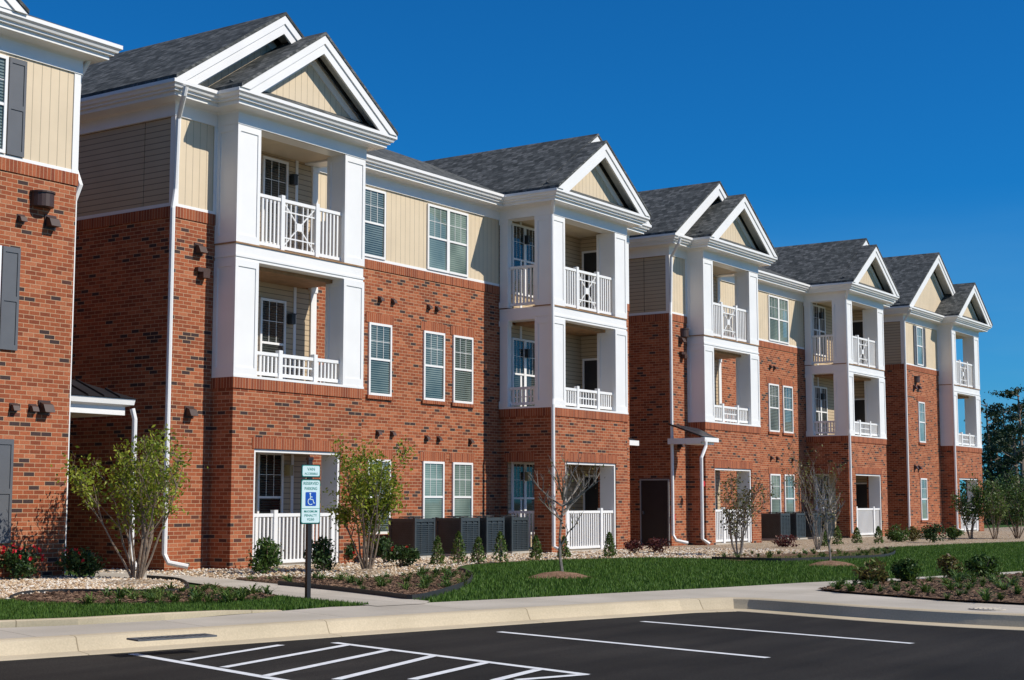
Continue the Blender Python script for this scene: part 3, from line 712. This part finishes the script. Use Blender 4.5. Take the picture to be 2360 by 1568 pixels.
# ---------------------------------------------------------------- plants
def leafmesh(P,size):
    n=len(P); d=RS.normal(size=(n,3)); d/=np.linalg.norm(d,axis=1)[:,None]
    e=np.cross(d,RS.normal(size=(n,3))); e/=np.linalg.norm(e,axis=1)[:,None]
    s=RS.uniform(.6,1.3,(n,1))*size; a=d*s; b=e*s*.5
    V=np.stack([P-a,P+b,P+a,P-b],1).reshape(-1,3); F=np.arange(4*n).reshape(-1,4); return V,F
def stems_tree(h,w,nst,nleaf,bare=.25,seed=1,single=False,r0=.02,jit=1.0):
    rnd=random.Random(seed); mb=MB(); segs=[]
    def branch(p,d,ln,r,lev):
        pts=[Vector(p)]; d=Vector(d).normalized(); k=5
        for i in range(k):
            d=(d+Vector((rnd.uniform(-.13,.13),rnd.uniform(-.13,.13),rnd.uniform(-.02,.12)))).normalized()
            pts.append(pts[-1]+d*ln/k)
        mb.tube(pts,[r*(1-.75*i/k) for i in range(k+1)],5)
        for i in range(k): segs.append((pts[i],pts[i+1],lev))
        if lev<3:
            for i in range(rnd.choice((3,4)) if lev<2 else 3):
                t=rnd.uniform(.25,.95); i0=min(k-1,int(t*k)); q=pts[i0].lerp(pts[i0+1],t*k-i0)
                a=rnd.uniform(0,6.28); sd=Vector((math.cos(a),math.sin(a),rnd.uniform(.6,1.5)))
                branch(q,(d+sd*.75),ln*rnd.uniform(.32,.5),r*.5,lev+1)
    if single:
        branch((0,0,0),(0,0,1),h*.72,r0,0)
        for i in range(9):
            a=6.28*i/9+rnd.random(); branch((0,0,h*rnd.uniform(.40,.62)),(math.cos(a),math.sin(a),.75),w*.62,r0*.5,1)
    else:
        for i in range(nst):
            a=6.28*i/nst+rnd.uniform(-.3,.3); t=rnd.uniform(.25,1)*w/2/h
            branch((math.cos(a)*.05,math.sin(a)*.05,0),(math.cos(a)*t,math.sin(a)*t,1),h*rnd.uniform(.7,.97),r0,0)
    P=[]
    good=[s for s in segs if s[1].z>h*bare and (s[2]>0 or s[1].z>h*.55)] or segs
    for i in range(nleaf):
        s=rnd.choice(good); q=s[0].lerp(s[1],rnd.random()); j=(.022*h+.02)*jit
        P.append((q.x+rnd.gauss(0,j),q.y+rnd.gauss(0,j),q.z+rnd.gauss(0,j)))
    return mb,np.array(P) if nleaf else None
def tree(u,v,vt,wpx,label,name='tree',leafmat='leaf_yellow_green',nst=8,nleaf=2500,ls=.032,bark='bark',bare=.25,seed=1,single=False,r0=.02,jit=1.0):
    g=G(u,v); d=math.hypot(*g); rr=ray(u,vt); hz=math.hypot(rr[0],rr[1]); zt=H+rr[2]/hz*d
    w=wpx/3494*d; t=thing(name,label,'tree',(g[0],g[1],0)); ORG[t.name]=Vector((0,0,0))
    mb,P=stems_tree(zt,w,nst,nleaf,bare,seed,single,r0,jit)
    xs=np.array([a for a in mb.v]); sc=w/max(.1,(np.percentile(xs[:,:2],97)-np.percentile(xs[:,:2],3))); sz=zt/xs[:,2].max()
    sc=max(.6,min(sc,1.7 if single else 2.2))
    mb.v=[(a*sc,b*sc,c*sz) for a,b,c in mb.v] if not single else [(a*sc if c>zt*.35 else a,b*sc if c>zt*.35 else b,c*sz) for a,b,c in mb.v]
    mb.build('trunk',bark,t)
    if nleaf:
        P=P*np.array([sc,sc,sz]); V,F=leafmesh(P,ls); npmesh('crown',V,F,leafmat,t)
    return t
tree(315,1340,975,215,'large multi-stemmed yellow-green shrub tree in the left gravel bed','shrub_tree',nst=12,nleaf=4300,ls=.040,seed=3,bare=.2,jit=1.0)
tree(845,1320,1000,165,'upright yellow-green multi-stemmed shrub tree right of the parking sign','shrub_tree',nst=12,nleaf=5200,ls=.040,seed=5,bare=.12,jit=1.1)
tree(1297,1326,1035,150,'thin young tree with bare crooked branches in a mulch ring','young_tree',nleaf=90,leafmat='leaf_bronze',single=True,seed=8,r0=.034,bark='grey_bark')
tree(1702,1281,1085,110,'sparse bronze-leaved shrub tree before the third balcony tower','shrub_tree',leafmat='leaf_bronze',nst=8,nleaf=1300,ls=.04,bark='grey_bark',seed=12)
tree(1885,1268,1015,110,'tall nearly bare multi-stemmed tree in front of the second building','shrub_tree',leafmat='leaf_bronze',nst=8,nleaf=650,ls=.04,bark='grey_bark',seed=13)
tree(1915,1303,1075,60,'slim leaning bare sapling standing in the far mulch ring','young_tree',nleaf=60,leafmat='leaf_bronze',single=True,seed=17,r0=.03,bark='grey_bark')
tree(2238,1243,1092,62,'green multi-stemmed shrub tree before the last balcony','shrub_tree',leafmat='leaf_mid',nst=9,nleaf=2600,ls=.045,seed=21)
tree(2293,1243,1105,62,'leafy shrub tree just right of the last building','shrub_tree',leafmat='leaf_cone',nst=9,nleaf=2200,ls=.045,seed=22)
tree(2345,1242,1085,70,'leafy shrub tree cut off by the right edge','shrub_tree',leafmat='leaf_mid',nst=9,nleaf=2800,ls=.045,seed=23)
def bush_mesh(n,rx,rz,ls,cone=False):
    P=[]
    cl=[(RS.normal(0,.45,3)) for _ in range(14)]
    while len(P)<n:
        if cone:
            z=RS.rand()**1.1; r=rx*(1-z)**.55*(.5+.6*RS.rand()); a=RS.uniform(0,6.28); P.append((r*math.cos(a),r*math.sin(a),.03+z*rz))
        else:
            c=cl[RS.randint(14)]; q=c+RS.normal(0,.24,3)
            if np.linalg.norm(q)<1.15: P.append((q[0]*rx,q[1]*rx,rz*.5+q[2]*rz*.5))
    P=np.array(P); P[:,2]=np.maximum(P[:,2],.02); return leafmesh(P,ls)
def bush(u,v,wpx,hpx,label,kind='green',name='shrub',cat='shrub',group=None,z=.02,nfl=5):
    mats={'green':('leaf_mid',False,1300),'dark':('leaf_dark',False,1300),'rose':('leaf_dark',False,1300),'cone':('leaf_cone',True,420),'red':('leaf_red',False,500),'bronze':('leaf_bronze',False,700)}
    lm,cone,n=mats[kind]; g=G(u,v); d=math.hypot(*g); w=wpx/3494*d; h=hpx/3494*d
    t=thing(name,label,cat,(g[0],g[1],z),group); ORG[t.name]=Vector((0,0,0))
    V,F=bush_mesh(n,w/2,h,.042 if not cone else .036,cone); npmesh('foliage',V,F,lm,t)
    st=MB()
    for i in range(5):
        a=i*1.3; st.tube([(0,0,0),(math.cos(a)*w*.15,math.sin(a)*w*.15,h*.5),(math.cos(a)*w*.3,math.sin(a)*w*.3,h*.8)],[.012,.008,.004],4)
    st.build('stem','bark',t)
    if kind=='rose':
        for i in range(nfl):
            a=RS.uniform(math.pi*.85,math.pi*1.95); e=RS.uniform(-.1,1); p=np.array([math.cos(a)*math.cos(e)*w*.5,math.sin(a)*math.cos(e)*w*.5,h*.5+math.sin(e)*h*.5])
            V,F=leafmesh(p+RS.normal(0,.015,(10,3)),.03); npmesh('flower',V,F,'petal',t)
    return t
bush(38,1342,105,88,'rose bush full of red flowers at the left edge','rose','rose_bush','rose bush',nfl=18)
bush(185,1338,110,72,'low dark rose bush with a few red blooms beside the left wing','rose','rose_bush','rose bush',nfl=4)
bush(615,1325,80,78,'green bush left of the parking sign before the patio railing','green')
bush(745,1320,80,74,'dark green bush just behind the parking sign pole','dark')
bush(800,1300,50,44,'small rose bush with red blooms left of the upright shrub tree','rose','rose_bush','rose bush',nfl=4)
bush(925,1308,75,52,'dark bush with two red blooms in front of the nearest cooling unit','rose','rose_bush','rose bush',nfl=2)
bush(885,1300,60,56,'rounded dark bush tucked behind the upright shrub tree','dark')
for (u,v,w,h,s) in ((1008,1305,36,62,'in front of the gap right of the nearest cooling unit'),(1057,1302,40,70,'before the second cooling unit'),(1102,1300,36,56,'between the second cooling unit and the next one'),(1153,1298,40,66,'before the third cooling unit'),(1235,1292,34,52,'left of the second tower downspout'),(1300,1288,32,46,'behind the thin young tree'),(1405,1287,34,54,'before the white patio railing of the second tower')):
    bush(u,v,w,h,'small upright evergreen shrub '+s,'cone','evergreen_shrub','shrub','upright evergreen shrubs along the wall')
for (u,v,h,s) in ((1900,1262,34,'left of the fourth tower'),(1930,1258,40,'beside the far cooling units'),(1975,1255,34,'at the corner of the fourth tower'),(2025,1255,36,'before the white railing of the fourth tower')):
    bush(u,v,26,h,'small far evergreen shrub '+s,'cone','evergreen_shrub','shrub','upright evergreen shrubs along the wall')
for (u,v,w,h,s) in ((1462,1278,50,30,'right of the second tower'),(1520,1276,60,34,'in front of the grey side door'),(1815,1262,60,26,'before the far cooling units')):
    bush(u,v,w,h,'low dark red barberry shrub '+s,'red','barberry_shrub')
for (u,v,w,h,s,k) in ((2070,1250,50,36,'at the corner of the last building','green'),(2105,1249,40,32,'under the last building window','bronze'),(2150,1252,60,42,'left of the last balcony tower','rose'),(2200,1246,40,30,'before the last tower downspout','green')):
    bush(u,v,w,h,'low far shrub '+s,k,'shrub')
for (u,v,w,h,s,k) in ((2012,1354,72,52,'leftmost of the four on the mulch island','bronze'),(2095,1347,66,52,'second from the left on the mulch island','green'),(2190,1338,52,48,'third from the left on the mulch island','bronze'),(2270,1336,74,46,'rightmost of the four on the mulch island','green')):
    bush(u,v,w,h,'rounded shrub, '+s,k,'shrub','shrub','rounded shrubs on the mulch island',.05)
def clump_mesh(seed):
    r=random.Random(seed); mb=MB()
    for i in range(34):
        a=r.uniform(0,6.28); l=r.uniform(.09,.19); w=.0075; dx,dy=math.cos(a),math.sin(a); px,py=-dy*w,dx*w; e=r.uniform(.5,1.25); ox,oy=r.uniform(-.03,.03),r.uniform(-.03,.03)
        p=[(ox+dx*l*t*(1.3-.5*e),oy+dy*l*t*(1.3-.5*e),l*e*(1.5*t-.95*t*t)*1.2) for t in (0,.4,.75,1)]
        n=len(mb.v)
        for k,q in enumerate(p):
            s=(1,1,.8,.1)[k]; mb.v+=[(q[0]-px*s,q[1]-py*s,q[2]),(q[0]+px*s,q[1]+py*s,q[2])]
        for k in range(3): mb.f.append((n+2*k,n+2*k+1,n+2*k+3,n+2*k+2))
    return mb
protos=[clump_mesh(s+1).build('grassy_clump','leaf_cone' if s%2 else 'leaf_mid') for s in range(5)]
used=[0]
def clumps(poly,n,z,label,group,mind=.3,xr=None):
    pts=[]; q=sample(poly,n*30,xr=xr)
    for a in q:
        if all((a[0]-b[0])**2+(a[1]-b[1])**2>mind**2 for b in pts): pts.append(a)
        if len(pts)>=n: break
    for i,a in enumerate(pts):
        if used[0]<5: o=protos[used[0]]; used[0]+=1
        else: o=protos[random.randrange(5)].copy(); C.objects.link(o)
        o.location=(a[0],a[1],z); o.rotation_euler=(random.uniform(-.15,.15),random.uniform(-.15,.15),random.uniform(0,6.28)); s=random.uniform(.5,1.25); o.scale=(s*1.1,s*1.1,s)
        tag(o,label,'plant',group)
clumps(gp([(300,1372),(430,1364),(560,1368),(640,1382),(560,1396),(380,1400),(150,1401)]),60,.03,'small grassy clump in the mulch left of the parking sign','grassy clumps in the left bed',.16)
clumps(m2,60,.034,'small grassy clump in the mulch bed right of the parking sign','grassy clumps in the second bed',.2)
clumps(isl,80,.05,'small grassy clump on the right mulch island','grassy clumps on the island',.24,(0,60,0,40))
clumps(m3,36,.034,'small grassy clump in the far mulch bed on the lawn','grassy clumps in the far bed',.4)
def pine(u,vt,d,w,label,seed):
    rr=ray(u,1158); hz=math.hypot(rr[0],rr[1]); x,y=rr[0]/hz*d,rr[1]/hz*d
    r2=ray(u,vt); h=H+r2[2]/math.hypot(r2[0],r2[1])*d
    t=thing('pine_tree',label,'tree',(x,y,0),'dark pines beyond the last building'); ORG[t.name]=Vector((0,0,0)); rnd=random.Random(seed)
    mb=MB(); mb.tube([(0,0,0),(.15,0,h*.5),(0,.1,h*.97)],[.2,.13,.03],7); P=[]
    for i in range(24):
        z=h*(.25+.72*(i/24)); a=rnd.uniform(0,6.28); l=w*.5*(1-.6*(i/24)**1.6)*rnd.uniform(.3,1.2); e=Vector((math.cos(a)*l,math.sin(a)*l,z+l*.3))
        mb.tube([(0,0,z),tuple(e)],[.05,.015],4)
        for k in range(4):
            c=Vector((0,0,z)).lerp(e,rnd.uniform(.5,1.08))+Vector((rnd.uniform(-.3,.3),rnd.uniform(-.3,.3),rnd.uniform(-.1,.2))); P.append(RS.normal(0,1,(34,3))*np.array([.19,.19,.09])+np.array(c))
    mb.build('trunk','bark',t); V,F=leafmesh(np.vstack(P),.10); npmesh('crown',V,F,'needle',t)
for i,(u,vt,d,w,l) in enumerate(((2283,920,110,4.5,'leftmost tall dark pine beyond the last building'),(2322,935,120,4.5,'middle dark pine beyond the last building'),(2358,885,105,5,'tallest dark pine at the right edge'),(2302,990,118,5,'shorter dark pine between the two left pines'),(2345,1000,100,5,'shorter dark pine under the tallest one'),(2395,930,110,5,'dark pine partly outside the right edge'))):
    pine(u,vt,d,w,l,i+40)
rng=[]
for i in range(16):
    u=2235+i*12; rr=ray(u,1158); hz=math.hypot(rr[0],rr[1]); d=100+RS.uniform(-5,5); c=np.array([rr[0]/hz*d,rr[1]/hz*d,0])
    P=RS.normal(0,1,(600,3))*np.array([1.2,1.2,RS.uniform(.7,1.2)])+c+np.array([0,0,1.2]); P[:,2]=np.abs(P[:,2]); rng.append(P)
V,F=leafmesh(np.vstack(rng),.12); o=npmesh('undergrowth',V,F,'leaf_dark'); tag(o,'dark undergrowth below the far pines','undergrowth',kind='stuff')
# ---------------------------------------------------------------- cooling units
def ac_unit():
    t=thing('cooling_unit','','cooling unit',(0,0,0),'cooling units along the wall')
    s=.8; h=.96; b=MB(); b.box(.03,s-.03,.03,s-.03,.1,h-.06)
    for x in (0,s-.06):
        for y in (0,s-.06): b.box(x,x+.06,y,y+.06,.06,h)
    b.box(.002,s-.002,.002,s-.002,h-.1,h-.02); b.box(.002,s-.002,.002,s-.002,.065,.12); b.build('casing','ac_metal',t)
    sl=MB(); n=15
    for i in range(n):
        z=.14+i*(h-.27)/n
        sl.box(.06,s-.06,.006,.03,z,z+.024); sl.box(.006,.03,.06,s-.06,z,z+.024)
    for k in (.27,.53): sl.box(k-.01,k+.01,.004,.03,.12,h-.1)
    sl.build('louvre','ac_metal',t)
    f=MB()
    for r in (.12,.20,.29):
        f.tube([(s/2+r*math.cos(a),s/2+r*math.sin(a),h+.02) for a in [2*math.pi*i/20 for i in range(21)]],.008,4)
    f.box(.08,s-.08,s/2-.01,s/2+.01,h,h+.02); f.box(s/2-.01,s/2+.01,.08,s-.08,h+.001,h+.021); f.build('fan_grille','dark_metal',t)
    MB().box(-.05,s+.05,-.05,s+.05,.0,.058).build('base_pad','concrete',t)
    return t
first=ac_unit()
acs=[(28.5,22.2,'nearest to the upright shrub tree, apart from the others'),(30.35,22.2,'in the middle of the row, below the pair of ground windows'),(31.45,22.2,'second from the brick corner of the second tower'),(32.58,22.2,'right by the brick corner of the second tower'),
     (49.35,22.2,'leftmost of the far row before the second building'),(50.7,22.2,'second of the far row before the second building'),(52.2,22.2,'third of the far row before the second building'),(53.45,22.2,'last of the far row, by the fourth tower')]
for i,(x,y,s) in enumerate(acs):
    o=first if i==0 else copy_tree(first); o.location=(x,y,.02); o['label']='dark grey cooling unit '+s
# ---------------------------------------------------------------- parking sign
g=G(709,1386); sg=thing('parking_sign','blue and white reserved van accessible parking sign on a black post','sign',(g[0],g[1],0)); sg.rotation_euler=(0,0,R(-17)); ORG[sg.name]=Vector((0,0,0))
MB().box(-.03,.03,-.03,.03,0,1.93).box(-.04,.04,-.04,.04,1.93,1.97).build('post','black_post',sg)
def plate(x0,x1,z0,z1,y,r,mat,name,par):
    pts=[]
    for cx,cz,a0 in ((x1-r,z1-r,0),(x0+r,z1-r,90),(x0+r,z0+r,180),(x1-r,z0+r,270)):
        for i in range(5): a=R(a0+i*22.5); pts.append((cx+r*math.cos(a),y,cz+r*math.sin(a)))
    return MB().prism(pts,(0,.003,0)).build(name,mat,par)
def text(s,x,z,size,y,par,mat='sign_green',width=None):
    cu=bpy.data.curves.new('t','FONT'); cu.body=s; cu.size=size; cu.align_x='CENTER'; cu.offset=.0006
    o=bpy.data.objects.new('t',cu); C.objects.link(o); bpy.context.view_layer.update()
    me=bpy.data.meshes.new_from_object(o.evaluated_get(bpy.context.evaluated_depsgraph_get())); bpy.data.objects.remove(o)
    xs=[v.co.x for v in me.vertices]; w=max(xs)-min(xs); k=(width/w) if width else 1
    for v in me.vertices: v.co=Vector((v.co.x*k+x,y,v.co.y+z))
    me.materials.clear(); me.materials.append(M[mat]); me.name='lettering'
    n=bpy.data.objects.new('lettering',me); C.objects.link(n); n.parent=par; return n
X0,X1=-.152,.152
MB().box(X0-.005,X1+.005,-.038,-.031,1.05,1.67).build('sign_backing','black_post',sg); MB().box(X0,X1,-.038,-.031,1.69,1.87).build('sign_backing','black_post',sg)
p1=plate(X0,X1,1.06,1.66,-.042,.03,'sign_green','sign_plate',sg); plate(X0+.01,X1-.01,1.07,1.65,-.0450,.024,'sign_white','sign_face',p1)
p2=plate(-.145,.145,1.70,1.86,-.042,.025,'sign_green','sign_plate',sg); plate(-.135,.135,1.71,1.85,-.045,.02,'sign_white','sign_face',p2)
text('VAN',0,1.785,.06,-.0465,p2,width=.12); text('ACCESSIBLE',0,1.73,.04,-.0465,p2,width=.21)
text('RESERVED',0,1.59,.058,-.0465,p1,width=.24); text('PARKING',0,1.52,.058,-.0465,p1,width=.20)
MB().box(X0+.01,X1-.01,-.0465,-.0455,1.262,1.268).build('divider','sign_green',p1)
text('MAXIMUM',0,1.21,.045,-.0465,p1,width=.21); text('PENALTY',0,1.155,.045,-.0465,p1,width=.20); text('$250',0,1.10,.045,-.0465,p1,width=.11)
pb=plate(-.085,.085,1.30,1.49,-.0475,.012,'sign_blue','symbol_panel',p1)
sy=MB(); Y=-.050
sy.prism([(-.012+.013*math.cos(2*math.pi*i/14),Y,1.468+.013*math.sin(2*math.pi*i/14)) for i in range(14)],(0,.0015,0))
arc=[(-.005+.042*math.cos(a),Y,1.36+.042*math.sin(a)) for a in [R(110+i*20) for i in range(11)]]
for a,b in zip(arc,arc[1:]): sy.bar(a,b,.011,.0015,up=(0,1,0))
for a,b in (((-.012,1.455),(-.008,1.385)),((-.008,1.39),(.032,1.388)),((.03,1.39),(.048,1.335)),((-.01,1.425),(.022,1.422)),((.045,1.337),(.062,1.342))): sy.bar((a[0],Y,a[1]),(b[0],Y,b[1]),.012,.0015,up=(0,1,0))
sy.build('wheelchair_symbol','sign_white',pb)
# ---------------------------------------------------------------- light, sky, camera
el=R(40); az=R(20)
sd=Vector((math.sin(az)*math.cos(el),-math.cos(az)*math.cos(el),math.sin(el)))
w=bpy.data.worlds.new('World'); bpy.context.scene.world=w; w.use_nodes=True; t=w.node_tree; bg=t.nodes['Background']
sk=t.nodes.new('ShaderNodeTexSky'); sk.sky_type='NISHITA'; sk.sun_disc=False; sk.sun_elevation=el; sk.sun_rotation=math.atan2(sd.x,sd.y)
sk.air_density=1.0; sk.dust_density=.2; sk.ozone_density=4.0; sk.altitude=500
c=mix(t,1.0,sk.outputs[0],(.06,.60,1.06),'MULTIPLY')
tc=N(t,'ShaderNodeTexCoord'); mp=N(t,'ShaderNodeMapping'); mp.inputs['Scale'].default_value=(2.5,2.5,16); t.links.new(tc.outputs['Generated'],mp.inputs[0])
nz=noise(t,1.6,mp.outputs[0],6); sp=N(t,'ShaderNodeSeparateXYZ'); t.links.new(tc.outputs['Generated'],sp.inputs[0])
low=N(t,'ShaderNodeMapRange'); low.inputs[1].default_value=.02; low.inputs[2].default_value=.20; low.inputs[3].default_value=1; low.inputs[4].default_value=0; t.links.new(sp.outputs[2],low.inputs[0])
streak=mth(t,'ADD',mth(t,'MULTIPLY',ramp(t,nz,[(.42,(0,0,0)),(.7,(1,1,1))]),.35),.28)
c=mix(t,mth(t,'MULTIPLY',low.outputs[0],streak),c,(2.0,4.2,6.2))
# the brighter, paler sky high overhead and behind the camera keeps white walls neutral
up_=N(t,'ShaderNodeMapRange'); up_.inputs[1].default_value=.42; up_.inputs[2].default_value=.9; up_.inputs[3].default_value=0; up_.inputs[4].default_value=.45; t.links.new(sp.outputs[2],up_.inputs[0])
c=mix(t,up_.outputs[0],c,sk.outputs[0])
t.links.new(c,bg.inputs[0]); bg.inputs[1].default_value=.10
sl=bpy.data.lights.new('Sun','SUN'); sl.energy=4.8; sl.angle=R(.5); sl.color=(1,.935,.83)
so_=bpy.data.objects.new('Sun',sl); C.objects.link(so_); so_.rotation_euler=(-sd).to_track_quat('-Z','Y').to_euler()
cam=bpy.data.cameras.new('Camera'); cam.sensor_width=36; cam.lens=36*FPX/2360; cam.clip_end=6000
co=bpy.data.objects.new('Camera',cam); C.objects.link(co); co.location=(0,0,H)
fw=Vector((math.cos(TH)*math.cos(PI_),math.sin(TH)*math.cos(PI_),math.sin(PI_))); co.rotation_euler=fw.to_track_quat('-Z','Y').to_euler()
bpy.context.scene.camera=co
vs=bpy.context.scene.view_settings; vs.view_transform='Standard'; vs.look='None'; vs.exposure=0
